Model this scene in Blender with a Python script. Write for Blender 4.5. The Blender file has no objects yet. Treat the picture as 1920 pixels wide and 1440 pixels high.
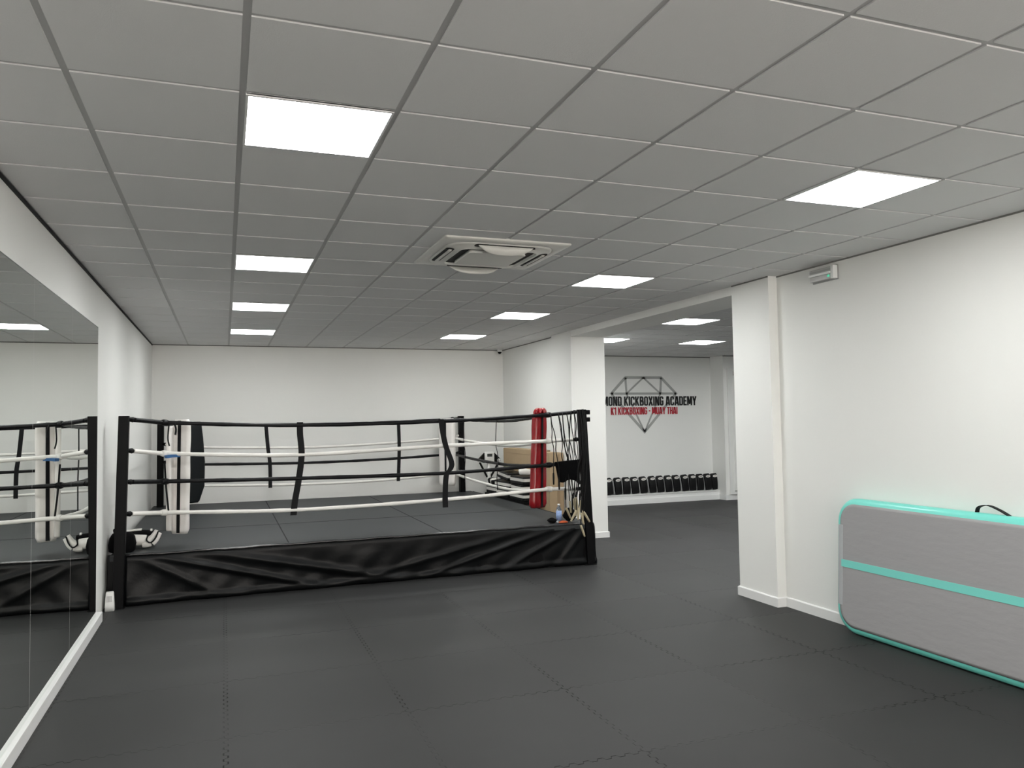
import bpy, bmesh, math, random
from mathutils import Vector, Matrix
random.seed(7)
C = bpy.context.scene.collection
H = 1.69            # eye height
CEIL = H + 1.272    # ceiling height
PI = math.pi

# ------------------------------------------------------------------ camera
def make_camera():
    yaw, pitch, roll = 0.35416980, 0.04703027, -0.01582866
    cy, sy, cp, sp = math.cos(yaw), math.sin(yaw), math.cos(pitch), math.sin(pitch)
    f = Vector((sy*cp, cy*cp, sp)); r = Vector((cy, -sy, 0)); u = r.cross(f)
    cr, sr = math.cos(roll), math.sin(roll)
    r2 = r*cr + u*sr; u2 = -r*sr + u*cr
    cam = bpy.data.cameras.new('camera'); o = bpy.data.objects.new('camera', cam); C.objects.link(o)
    m = Matrix((( r2.x, u2.x, -f.x, 0), (r2.y, u2.y, -f.y, 0), (r2.z, u2.z, -f.z, H), (0, 0, 0, 1)))
    o.matrix_world = m
    cam.sensor_fit = 'HORIZONTAL'; cam.sensor_width = 36.0
    cam.lens = 1461.01/1920*36.0
    cam.clip_start = 0.05; cam.clip_end = 100
    bpy.context.scene.camera = o
make_camera()

# ------------------------------------------------------------------ world, exposure
LIGHT = 9.0
w = bpy.data.worlds.new('world'); bpy.context.scene.world = w; w.use_nodes = True
w.node_tree.nodes['Background'].inputs[0].default_value = (1.0, 0.93, 0.86, 1)
w.node_tree.nodes['Background'].inputs[1].default_value = 3.0
vs = bpy.context.scene.view_settings
bpy.context.scene.display_settings.display_device = 'sRGB'
vs.view_transform = 'Standard'; vs.look = 'None'; vs.gamma = 1; vs.use_curve_mapping = False
vs.exposure = 1.66

# ------------------------------------------------------------------ materials
MATS = {}
def mat(name, col, rough=0.6, metal=0.0, spec=0.5, bump=0.0, bscale=60.0, var=0.0, vscale=4.0, emis=None, estr=0.0, trans=0.0, coat=0.0, stretch=None, ior=None):
    if name in MATS: return MATS[name]
    m = bpy.data.materials.new(name); m.use_nodes = True
    nt = m.node_tree; b = nt.nodes['Principled BSDF']
    b.inputs['Base Color'].default_value = (*col, 1)
    b.inputs['Roughness'].default_value = rough
    b.inputs['Metallic'].default_value = metal
    b.inputs['Specular IOR Level'].default_value = spec
    b.inputs['Coat Weight'].default_value = coat
    b.inputs['Transmission Weight'].default_value = trans
    if ior: b.inputs['IOR'].default_value = ior
    if emis:
        b.inputs['Emission Color'].default_value = (*emis, 1); b.inputs['Emission Strength'].default_value = estr
    tc = nt.nodes.new('ShaderNodeTexCoord'); src = tc.outputs['Object']
    if stretch:
        mp = nt.nodes.new('ShaderNodeMapping'); mp.inputs['Scale'].default_value = stretch
        nt.links.new(src, mp.inputs['Vector']); src = mp.outputs['Vector']
    if var > 0:
        n = nt.nodes.new('ShaderNodeTexNoise'); n.inputs['Scale'].default_value = vscale; n.inputs['Detail'].default_value = 3
        nt.links.new(src, n.inputs['Vector'])
        mr = nt.nodes.new('ShaderNodeMapRange'); mr.inputs[3].default_value = 1-var; mr.inputs[4].default_value = 1+var
        nt.links.new(n.outputs['Fac'], mr.inputs[0])
        mx = nt.nodes.new('ShaderNodeVectorMath'); mx.operation = 'SCALE'; mx.inputs[0].default_value = col
        nt.links.new(mr.outputs[0], mx.inputs['Scale']); nt.links.new(mx.outputs[0], b.inputs['Base Color'])
    if bump > 0:
        n = nt.nodes.new('ShaderNodeTexNoise'); n.inputs['Scale'].default_value = bscale; n.inputs['Detail'].default_value = 4
        nt.links.new(src, n.inputs['Vector'])
        bp = nt.nodes.new('ShaderNodeBump'); bp.inputs['Strength'].default_value = bump; bp.inputs['Distance'].default_value = 0.01
        nt.links.new(n.outputs['Fac'], bp.inputs['Height']); nt.links.new(bp.outputs[0], b.inputs['Normal'])
    MATS[name] = m
    return m

WALL = mat('painted_wall', (0.86, 0.86, 0.835), 0.75, spec=0.25, bump=0.04, bscale=120, var=0.012, vscale=1.5)
TRIM = mat('white_gloss_trim', (0.84, 0.84, 0.83), 0.4)
GRIDW = mat('ceiling_grid_bar', (0.46, 0.46, 0.46), 0.5, spec=0.5)
TILE = mat('ceiling_tile', (0.70, 0.70, 0.70), 0.9, spec=0.15, bump=0.12, bscale=220, var=0.01, vscale=2)
GAP = mat('shadow_gap_black', (0.012, 0.012, 0.012), 0.8)
GAPG = mat('shadow_gap_grey', (0.22, 0.22, 0.21), 0.8)
BLK = mat('black_powder_coated_steel', (0.003, 0.003, 0.0035), 0.5, spec=0.12)
VINYL = mat('black_vinyl', (0.003, 0.0035, 0.004), 0.40, spec=0.22, bump=0.15, bscale=25)
CANVAS = mat('ring_canvas', (0.040, 0.044, 0.046), 0.55, spec=0.25, var=0.10, vscale=6, bump=0.05, bscale=90, stretch=(1, 4, 1))
ROPEW = mat('white_rope_cover', (0.82, 0.80, 0.76), 0.5, bump=0.5, bscale=18)
ROPEB = mat('black_rope_cover', (0.003, 0.003, 0.004), 0.42, spec=0.22, bump=0.5, bscale=25)
STRAP = mat('black_strap_webbing', (0.004, 0.004, 0.005), 0.6, spec=0.2)
PADW = mat('white_vinyl_pad', (0.80, 0.77, 0.74), 0.45, bump=0.35, bscale=9)
PADR = mat('red_vinyl_pad', (0.25, 0.004, 0.008), 0.25, spec=0.6, bump=0.4, bscale=10)
PADB = mat('dark_vinyl_pad', (0.005, 0.007, 0.008), 0.5, spec=0.25, bump=0.2, bscale=9)
TAPEB = mat('blue_tape', (0.03, 0.12, 0.30), 0.5)
PLW = mat('white_plastic', (0.82, 0.82, 0.80), 0.4)
PLG = mat('grey_plastic', (0.35, 0.35, 0.34), 0.45)
PLD = mat('dark_plastic', (0.005, 0.005, 0.005), 0.5, spec=0.2)
ACW = mat('air_conditioner_white', (0.72, 0.71, 0.67), 0.35)
SCREEN = mat('grey_display', (0.05, 0.06, 0.06), 0.3)
TEAL = mat('teal_vinyl', (0.20, 0.76, 0.66), 0.35, bump=0.12, bscale=12, coat=0.2)
TEALS = mat('teal_printed_stripe', (0.21, 0.70, 0.62), 0.5)
AGREY = mat('grey_double_wall_fabric', (0.36, 0.355, 0.36), 0.6, spec=0.3, bump=0.25, bscale=7, stretch=(1, 1, 3))
AGREYL = mat('light_grey_seam_tape', (0.46, 0.48, 0.49), 0.45)
CARD = mat('corrugated_cardboard', (0.46, 0.345, 0.22), 0.85, spec=0.1, var=0.06, vscale=5)
WOOD = mat('pale_wood_handle', (0.42, 0.36, 0.24), 0.5)
SKIN = mat('black_rubber_cord', (0.004, 0.004, 0.004), 0.5, spec=0.2)
CLOTH = mat('black_cloth', (0.0035, 0.0035, 0.004), 0.9, spec=0.1, bump=0.3, bscale=30)
SHW = mat('white_synthetic_leather', (0.78, 0.76, 0.72), 0.45, bump=0.1, bscale=20)
GREYD = mat('logo_grey_vinyl', (0.40, 0.405, 0.39), 0.6)
LBLK = mat('lettering_black', (0.008, 0.008, 0.008), 0.5)
LRED = mat('lettering_red', (0.50, 0.012, 0.03), 0.5)
REDO = mat('orange_red_cloth', (0.55, 0.10, 0.03), 0.8)
BLUEL = mat('blue_label_film', (0.30, 0.42, 0.72), 0.4, var=0.5, vscale=60)
PET = mat('clear_plastic_bottle', (0.85, 0.90, 0.95), 0.08, trans=0.9, ior=1.2)
GREEN = mat('green_indicator_lamp', (0.1, 0.8, 0.5), 0.4, emis=(0.15, 1.0, 0.6), estr=0.10)
TUBEW = mat('white_reflector', (0.9, 0.9, 0.88), 0.3)
DIFF = mat('lit_led_diffuser', (1, 1, 1), 0.5, emis=(0.985, 1.0, 0.985), estr=LIGHT)
LFRAME = mat('led_panel_frame', (0.8, 0.8, 0.8), 0.4)

def mirror_mat():
    m = bpy.data.materials.new('mirror_silver'); m.use_nodes = True
    b = m.node_tree.nodes['Principled BSDF']
    b.inputs['Base Color'].default_value = (0.80, 0.83, 0.80, 1); b.inputs['Metallic'].default_value = 1; b.inputs['Roughness'].default_value = 0.0
    return m
MIRROR = mirror_mat()

def floor_mat():
    m = bpy.data.materials.new('interlocking_foam_mat'); m.use_nodes = True
    nt = m.node_tree; N = nt.nodes; L = nt.links; b = N['Principled BSDF']
    def mth(op, a, c=None, d=None):
        n = N.new('ShaderNodeMath'); n.operation = op
        for i, v in enumerate((a, c, d)):
            if v is None: continue
            if isinstance(v, (int, float)): n.inputs[i].default_value = v
            else: L.new(v, n.inputs[i])
        return n.outputs[0]
    g = N.new('ShaderNodeNewGeometry'); sp = N.new('ShaderNodeSeparateXYZ'); L.new(g.outputs['Position'], sp.inputs[0])
    X = mth('SUBTRACT', sp.outputs[0], 0.01 - 10); Y = mth('SUBTRACT', sp.outputs[1], 0.57 - 10)
    # jigsaw teeth: a seam line wobbles with a near square wave along its length
    def wob(t):
        s = mth('SINE', mth('MULTIPLY', t, 2*PI*13))
        return mth('MULTIPLY', mth('MAXIMUM', mth('MINIMUM', mth('MULTIPLY', s, 2.5), 1.0), -1.0), 0.011)
    Xs = mth('ADD', X, wob(Y)); Ys = mth('ADD', Y, wob(X))
    def dist(t):
        fr = mth('FRACT', mth('ADD', t, 0.5)); return mth('ABSOLUTE', mth('SUBTRACT', fr, 0.5))
    dx, dy = dist(Xs), dist(Ys)
    d = mth('MINIMUM', dx, dy)
    mr = N.new('ShaderNodeMapRange'); mr.interpolation_type = 'SMOOTHSTEP'
    mr.inputs[1].default_value = 0.0012; mr.inputs[2].default_value = 0.0052; mr.inputs[3].default_value = 0; mr.inputs[4].default_value = 1
    L.new(d, mr.inputs[0]); seam = mr.outputs[0]
    cb = N.new('ShaderNodeCombineXYZ'); L.new(mth('FLOOR', Xs), cb.inputs[0]); L.new(mth('FLOOR', Ys), cb.inputs[1])
    wn = N.new('ShaderNodeTexWhiteNoise'); wn.noise_dimensions = '2D'; L.new(cb.outputs[0], wn.inputs['Vector'])
    nz = N.new('ShaderNodeTexNoise'); nz.inputs['Scale'].default_value = 1.6; nz.inputs['Detail'].default_value = 4; L.new(g.outputs['Position'], nz.inputs['Vector'])
    tv = mth('ADD', mth('MULTIPLY', wn.outputs['Value'], 0.34), 0.80)
    nv = mth('ADD', mth('MULTIPLY', nz.outputs['Fac'], 0.30), 0.85)
    # seams fade in and out where mats are pressed tight
    n2 = N.new('ShaderNodeTexNoise'); n2.inputs['Scale'].default_value = 0.9; L.new(g.outputs['Position'], n2.inputs['Vector'])
    op = N.new('ShaderNodeMapRange'); op.inputs[1].default_value = 0.46; op.inputs[2].default_value = 0.60; op.inputs[3].default_value = 0.88; op.inputs[4].default_value = 0.30
    L.new(n2.outputs['Fac'], op.inputs[0])
    sm = mth('MAXIMUM', seam, op.outputs[0])
    val = mth('MULTIPLY', mth('MULTIPLY', tv, nv), sm)
    vm = N.new('ShaderNodeVectorMath'); vm.operation = 'SCALE'; vm.inputs[0].default_value = (0.034, 0.034, 0.0343); L.new(val, vm.inputs['Scale'])
    L.new(vm.outputs[0], b.inputs['Base Color'])
    L.new(mth('ADD', mth('MULTIPLY', wn.outputs['Value'], 0.10), 0.52), b.inputs['Roughness'])
    L.new(mth('MULTIPLY', sm, 0.27), b.inputs['Specular IOR Level'])
    fine = N.new('ShaderNodeTexNoise'); fine.inputs['Scale'].default_value = 260; fine.inputs['Detail'].default_value = 2; L.new(g.outputs['Position'], fine.inputs['Vector'])
    hgt = mth('ADD', mth('MULTIPLY', seam, 1.0), mth('MULTIPLY', fine.outputs['Fac'], 0.25))
    bp = N.new('ShaderNodeBump'); bp.inputs['Strength'].default_value = 0.4; bp.inputs['Distance'].default_value = 0.004
    L.new(hgt, bp.inputs['Height']); L.new(bp.outputs[0], b.inputs['Normal'])
    return m
FLOORM = floor_mat()

# ------------------------------------------------------------------ helpers
SHIFT = {}
def mesh_obj(name, bm, mats, parent=None, smooth=False, loc=None):
    me = bpy.data.meshes.new(name)
    bmesh.ops.recalc_face_normals(bm, faces=bm.faces)
    bm.to_mesh(me); bm.free()
    if not isinstance(mats, (list, tuple)): mats = [mats]
    for m in mats: me.materials.append(m)
    if smooth:
        for p in me.polygons: p.use_smooth = True
    o = bpy.data.objects.new(name, me); C.objects.link(o)
    if parent:
        o.parent = parent
        o.matrix_parent_inverse = Matrix.Identity(4)
        # parts are written in world coordinates: shift them back to the parent's own frame
        if parent.name in SHIFT:
            me.transform(SHIFT[parent.name]); SHIFT[o.name] = SHIFT[parent.name]
    return o
def thing(name, label, cat, loc=(0, 0, 0), rot=(0, 0, 0), group=None, world=True):
    o = bpy.data.objects.new(name, None); C.objects.link(o); o.empty_display_size = 0.1
    o.location = loc; o.rotation_euler = rot
    o['label'] = label; o['category'] = cat
    if group: o['group'] = group
    if world:
        SHIFT[o.name] = Matrix.Translation(-Vector(loc))
    return o
def tag(o, label, cat, group=None):
    o['label'] = label; o['category'] = cat
    if group: o['group'] = group
    return o
def struct(o):
    o['kind'] = 'structure'; return o

def box(bm, a, b, mi=0, bev=0.0, M=None):
    x0, y0, z0 = a; x1, y1, z1 = b
    r = bmesh.ops.create_cube(bm, size=1)
    vs_ = r['verts']
    for v in vs_:
        v.co = Vector(((x0+x1)/2 + v.co.x*(x1-x0), (y0+y1)/2 + v.co.y*(y1-y0), (z0+z1)/2 + v.co.z*(z1-z0)))
    fs = list({f for v in vs_ for f in v.link_faces})
    for f in fs: f.material_index = mi
    if bev > 0:
        es = list({e for v in vs_ for e in v.link_edges})
        rr = bmesh.ops.bevel(bm, geom=es, offset=bev, segments=3, profile=0.7, affect='EDGES')
        for f in rr['faces']: f.material_index = mi
        vs_ = list({v for f in rr['faces'] for v in f.verts} | {v for v in vs_ if v.is_valid})
    if M is not None:
        for v in vs_: v.co = M @ v.co
    return vs_
def smooth_path(pts, k=6):
    P = [Vector(p) for p in pts]
    if len(P) < 3: return P
    out = []
    for i in range(len(P)-1):
        p0 = P[max(i-1, 0)]; p1 = P[i]; p2 = P[i+1]; p3 = P[min(i+2, len(P)-1)]
        for j in range(k):
            t = j/k
            out.append(0.5*((2*p1)+(-p0+p2)*t+(2*p0-5*p1+4*p2-p3)*t*t+(-p0+3*p1-3*p2+p3)*t**3))
    out.append(P[-1]); return out
def tube(bm, pts, r, n=10, mi=0, caps=True, flat=None, up=None):
    """swept tube; r number or function of t; flat=(rx, ry) makes an elliptic or strap section"""
    P = [Vector(p) for p in pts]; rings = []
    nrm = None
    for i, p in enumerate(P):
        t = (P[min(i+1, len(P)-1)] - P[max(i-1, 0)])
        if t.length < 1e-9: t = Vector((0, 0, 1))
        t.normalize()
        if nrm is None:
            ref = Vector(up) if up else (Vector((0, 0, 1)) if abs(t.z) < 0.9 else Vector((1, 0, 0)))
            nrm = (ref - t*ref.dot(t)).normalized()
        else:
            nrm = (nrm - t*nrm.dot(t)).normalized()
        bn = t.cross(nrm)
        rr = r(i/(len(P)-1)) if callable(r) else r
        ra, rb = (flat if flat else (rr, rr))
        rings.append([bm.verts.new(p + nrm*math.cos(2*PI*j/n)*ra + bn*math.sin(2*PI*j/n)*rb) for j in range(n)])
    for a, b in zip(rings, rings[1:]):
        for j in range(n):
            f = bm.faces.new((a[j], a[(j+1) % n], b[(j+1) % n], b[j])); f.material_index = mi; f.smooth = True
    if caps:
        for q in (rings[0], rings[-1]):
            f = bm.faces.new(q); f.material_index = mi
def ribbon(bm, pts, wdir, wd, th, mi=0):
    """flat strap through pts, wd wide along wdir"""
    P = [Vector(p) for p in pts]; W = Vector(wdir).normalized(); rings = []
    for i, p in enumerate(P):
        t = (P[min(i+1, len(P)-1)] - P[max(i-1, 0)]).normalized()
        n = t.cross(W).normalized()
        rings.append([bm.verts.new(p + W*a*wd/2 + n*b*th/2) for a, b in ((-1, -1), (1, -1), (1, 1), (-1, 1))])
    for a, b in zip(rings, rings[1:]):
        for j in range(4):
            f = bm.faces.new((a[j], a[(j+1) % 4], b[(j+1) % 4], b[j])); f.material_index = mi
    for q in (rings[0], rings[-1]): bm.faces.new(q).material_index = mi
def lathe(bm, prof, c, n=20, mi=0):
    rings = []
    for r, z in prof:
        rings.append([bm.verts.new((c[0]+r*math.cos(2*PI*j/n), c[1]+r*math.sin(2*PI*j/n), c[2]+z)) for j in range(n)])
    for a, b in zip(rings, rings[1:]):
        for j in range(n):
            f = bm.faces.new((a[j], a[(j+1) % n], b[(j+1) % n], b[j])); f.material_index = mi; f.smooth = True
    for q in (rings[0], rings[-1]): bm.faces.new(q).material_index = mi
def rrect(w, h, r, k=6):
    pts = []
    for cx, cy, a0 in ((w/2-r, h/2-r, 0), (-w/2+r, h/2-r, PI/2), (-w/2+r, -h/2+r, PI), (w/2-r, -h/2+r, 1.5*PI)):
        for j in range(k+1):
            a = a0 + PI/2*j/k; pts.append((cx + r*math.cos(a), cy + r*math.sin(a)))
    return pts
def loft(bm, loops, mi=0, cap0=True, cap1=True, smooth=True):
    R = [[bm.verts.new(p) for p in lp] for lp in loops]; n = len(R[0])
    for a, b in zip(R, R[1:]):
        for j in range(n):
            f = bm.faces.new((a[j], a[(j+1) % n], b[(j+1) % n], b[j])); f.material_index = mi; f.smooth = smooth
    if cap0: bm.faces.new(R[0]).material_index = mi
    if cap1: bm.faces.new(R[-1]).material_index = mi
    return R
def simple(name, a, b, m, parent=None, bev=0.0):
    bm = bmesh.new(); box(bm, a, b, bev=bev); return mesh_obj(name, bm, m, parent)
def Z(z): return H + z

# ------------------------------------------------------------------ room shell
LW, RW = -1.05, 4.71
YB, YF = 13.2, -4.6
SX0, SX1, SYB = 5.17, 13.2, 13.95
struct(simple('floor', (-1.3, YF, -0.05), (SX1, 14.2, 0.0), FLOORM))

def ceiling():
    bm = bmesh.new()
    gx, gy, t = 0.065, 2.491, 0.6
    zt = CEIL
    for i in range(-2, 20):
        for j in range(-12, 20):
            x0 = max(gx + i*t, LW) + 0.013; x1 = min(gx + (i+1)*t, SX1) - 0.013
            y0 = max(gy + j*t, YF) + 0.012; y1 = min(gy + (j+1)*t, SYB) - 0.012
            if x1 - x0 < 0.03 or y1 - y0 < 0.03: continue
            if x1 > RW+0.5 and y1 < 4.0: continue
            # tegular tile: bevelled face a little lower than the bars
            z0, z1 = zt, zt + 0.012
            a = [bm.verts.new(p) for p in ((x0, y0, z1), (x1, y0, z1), (x1, y1, z1), (x0, y1, z1))]
            b = [bm.verts.new(p) for p in ((x0, y0, z0), (x1, y0, z0), (x1, y1, z0), (x0, y1, z0))]
            bm.faces.new(b)
            for k in range(4): bm.faces.new((a[k], a[(k+1) % 4], b[(k+1) % 4], b[k]))
    o = mesh_obj('ceiling', bm, TILE); struct(o)
    bm = bmesh.new()
    box(bm, (LW-0.2, YF, zt+0.006), (SX1+0.2, 14.4, zt+0.08))
    g = mesh_obj('ceiling_grid', bm, GRIDW); struct(g)
ceiling()

struct(simple('wall_left', (-1.35, YF, 0), (LW, 14.3, CEIL+0.1), WALL))
struct(simple('wall_back', (LW, YB, 0), (SX0-0.02, 14.3, CEIL+0.1), WALL))
struct(simple('wall_right', (RW, YF, 0), (SX0, 5.76, CEIL+0.1), WALL))
struct(simple('wall_right_pillar_near', (4.615, 5.76, 0), (SX0, 6.30, CEIL+0.1), WALL))
struct(simple('wall_right_pillar_far', (4.635, 10.10, 0), (SX0, 10.80, CEIL+0.1), WALL))
struct(simple('wall_right_far', (RW, 10.80, 0), (SX0, YB, CEIL+0.1), WALL))
struct(simple('wall_side_room_back', (SX0-0.02, SYB, 0), (9.62, 14.3, CEIL+0.1), WALL))
struct(simple('wall_side_room_recess', (9.62, 13.50, 0), (SX1, 14.3, CEIL+0.1), WALL))
struct(simple('wall_side_room_right', (SX1, 3.9, 0), (SX1+0.2, 14.3, CEIL+0.1), WALL))
struct(simple('wall_side_room_front', (SX0, 3.9, 0), (SX1, 4.0, CEIL+0.1), WALL))
struct(simple('trim_1', (4.64, 6.30, CEIL-0.085), (SX0, 10.10, CEIL+0.006), WALL))      # downstand over the opening
# front wall behind the camera: shop window opening
bm = bmesh.new()
box(bm, (LW, YF-0.2, 0), (-0.4, YF, CEIL+0.1)); box(bm, (4.1, YF-0.2, 0), (SX0, YF, CEIL+0.1))
box(bm, (-0.4, YF-0.2, 2.5), (4.1, YF, CEIL+0.1)); box(bm, (-0.4, YF-0.2, 0), (4.1, YF, 0.25))
struct(mesh_obj('wall_front', bm, WALL))

# strips coloured dark for the shade in the shadow gaps where walls meet the ceiling
struct(simple('trim_2', (LW, YF, CEIL-0.022), (LW+0.006, YB, CEIL+0.001), GAP))
struct(simple('trim_3', (RW-0.004, YF, CEIL-0.012), (RW, 5.76, CEIL+0.002), GAPG))
struct(simple('trim_4', (LW, YB-0.004, CEIL-0.014), (RW, YB, CEIL+0.002), GAPG))
struct(simple('trim_5', (4.611, 5.76, CEIL-0.012), (4.615, 6.30, CEIL+0.002), GAPG))
struct(simple('trim_6', (RW-0.004, 10.80, CEIL-0.014), (RW, YB, CEIL+0.002), GAPG))
struct(simple('trim_7', (SX0, SYB-0.004, CEIL-0.016), (9.62, SYB, CEIL+0.002), GAPG))
struct(simple('trim_8', (9.62, 13.496, CEIL-0.016), (SX1, 13.5, CEIL+0.002), GAPG))

def skirting(name, pts, h=0.085, t=0.016, closed=False):
    """baseboard along a polyline in plan, protruding to the left of its direction"""
    bm = bmesh.new(); P = [Vector((*p, 0)) for p in pts]
    prof = [(0, 0), (t, 0), (t, h-0.008), (t*0.5, h), (0, h)]
    rings = []
    for i, p in enumerate(P):
        d1 = (P[i]-P[i-1]).normalized() if i > 0 else (P[1]-P[0]).normalized()
        d2 = (P[i+1]-P[i]).normalized() if i < len(P)-1 else d1
        n1 = Vector((-d1.y, d1.x, 0)); n2 = Vector((-d2.y, d2.x, 0))
        m_ = (n1+n2); m_ = m_/(1+n1.dot(n2))
        rings.append([bm.verts.new(p + m_*a + Vector((0, 0, z))) for a, z in prof])
    for a, b in zip(rings, rings[1:]):
        for j in range(5): bm.faces.new((a[j], a[(j+1) % 5], b[(j+1) % 5], b[j]))
    for q in (rings[0], rings[-1]): bm.faces.new(q)
    return struct(mesh_obj(name, bm, TRIM))
skirting('baseboard_right', [(RW, YF), (RW, 5.76), (4.615, 5.76), (4.615, 6.30), (SX0, 6.30)])
skirting('baseboard_back', [(LW, YB), (RW, YB), (RW, 10.80), (4.635, 10.80), (4.635, 10.10), (SX0, 10.10), (SX0, 10.80)][::-1])
skirting('baseboard_side_room', [(SX1, 13.50), (9.62, 13.50), (9.62, 13.735)], h=0.11)
# low boxed ledge along the side room back wall, carries the pads
LEDY, LEDZ = 13.735, 0.195
bm = bmesh.new(); box(bm, (SX0, LEDY, 0), (9.62, SYB, LEDZ-0.02)); box(bm, (SX0, LEDY-0.012, LEDZ-0.02), (9.62, SYB, LEDZ))
struct(mesh_obj('trim_9', bm, TRIM))
struct(simple('baseboard_ledge', (SX0, LEDY-0.02, 0), (9.62, LEDY, 0.10), TRIM))

# access door on the recessed wall of the side room
bm = bmesh.new()
box(bm, (9.70, 13.455, 0.112), (10.75, 13.50, H+1.0), bev=0.004)
box(bm, (9.80, 13.445, 0.19), (10.65, 13.456, H+0.90), bev=0.002)
d = struct(mesh_obj('door_1', bm, WALL))
h_ = simple('door_closer', (9.82, 13.40, H+0.86), (10.0, 13.444, H+0.94), PLG, d)
h_ = simple('door_gap_shade', (9.80, 13.44, 0.175), (10.65, 13.454, 0.19), GAPG, d)  # grey strip coloured as the shade of the gap under the door

# mirror bottom trim
bm = bmesh.new()
box(bm, (LW, -0.5, 0), (-0.992, 7.70, 0.085), bev=0.006)
struct(mesh_obj('trim_10', bm, TRIM))

# ------------------------------------------------------------------ mirrors
MX = LW+0.030
mir_lab = ['frameless wall mirror panel at the far end, next to the boxing ring',
           'frameless wall mirror panel, second from the boxing ring',
           'frameless wall mirror panel, third from the boxing ring',
           'frameless wall mirror panel, fourth from the boxing ring',
           'frameless wall mirror panel, fifth from the boxing ring']
for k in range(5):
    y1 = 7.51 - 1.205*k; y0 = y1 - 1.202
    bm = bmesh.new(); box(bm, (LW+0.002, y0, 0.087), (MX, y1, H+0.862))
    for f in bm.faces:
        if f.calc_center_median().x < MX-0.0005: f.material_index = 1
    tag(mesh_obj('wall_mirror', bm, [MIRROR, TRIM]), mir_lab[k], 'mirror', 'mirror panels along the left wall')

# ------------------------------------------------------------------ LED ceiling panels
def led_panel(i, j, label, grp):
    x0, y0 = 0.065+0.6*i, 2.491+0.6*j
    t = thing('ceiling_light_panel', label, 'ceiling light', (x0+0.3, y0+0.3, CEIL), group=grp)
    bm = bmesh.new(); e = 0.012; q = 0.022
    zc = CEIL-0.006
    for a, b in (((x0+e, y0+e, zc), (x0+0.6-e, y0+q, CEIL+0.004)), ((x0+e, y0+0.6-q, zc), (x0+0.6-e, y0+0.6-e, CEIL+0.004)),
                 ((x0+e, y0+q, zc), (x0+q, y0+0.6-q, CEIL+0.004)), ((x0+0.6-q, y0+q, zc), (x0+0.6-e, y0+0.6-q, CEIL+0.004))):
        box(bm, a, b)
    mesh_obj('frame', bm, LFRAME, t)
    simple('diffuser', (x0+q, y0+q, zc+0.002), (x0+0.6-q, y0+0.6-q, CEIL+0.003), DIFF, t)
G1, G2 = 'square LED panels in the main ceiling', 'square LED panels in the side room ceiling'
led_panel(0, 1, 'square LED ceiling panel nearest the camera in the left row, the largest one', G1)
led_panel(0, 6, 'square LED ceiling panel second from the camera in the left row', G1)
led_panel(0, 10, 'square LED ceiling panel third from the camera in the left row', G1)
led_panel(0, 14, 'square LED ceiling panel in the left row, nearest the back wall', G1)
led_panel(5, 1, 'square LED ceiling panel above the grey and teal mat, near the emergency light', G1)
led_panel(5, 6, 'square LED ceiling panel in the right row just beyond the air conditioner', G1)
led_panel(5, 10, 'square LED ceiling panel third in the right row, left of the wall opening', G1)
led_panel(5, 14, 'square LED ceiling panel in the right row, nearest the back wall', G1)
for i, j, s in ((0, -3, 'left'), (5, -3, 'right')):
    led_panel(i, j, 'square LED ceiling panel behind the viewpoint on the %s side' % s, G1)
led_panel(9, 10, 'square LED panel of the side room nearest the wall opening', G2)
led_panel(9, 14, 'square LED panel of the side room half hidden behind the far pillar', G2)
led_panel(12, 14, 'square LED panel of the side room furthest right, near the logo wall', G2)
led_panel(12, 10, 'square LED panel of the side room hidden behind the near pillar', G2)
led_panel(12, 6, 'added unseen LED panel brightening the side room, behind the near wall, right of its twin', G2)  # unseen, put in with the far right row to brighten the side room
led_panel(15, 6, 'added unseen LED panel brightening the side room, far right row, nearest', G2)  # unseen row of panels, added for more light on the side room wall
led_panel(15, 10, 'added unseen LED panel brightening the side room, far right row, middle', G2)
led_panel(15, 14, 'added unseen LED panel brightening the side room, far right row, furthest', G2)
led_panel(9, 6, 'square LED panel of the side room beside the near pillar, out of view', G2)

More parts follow.
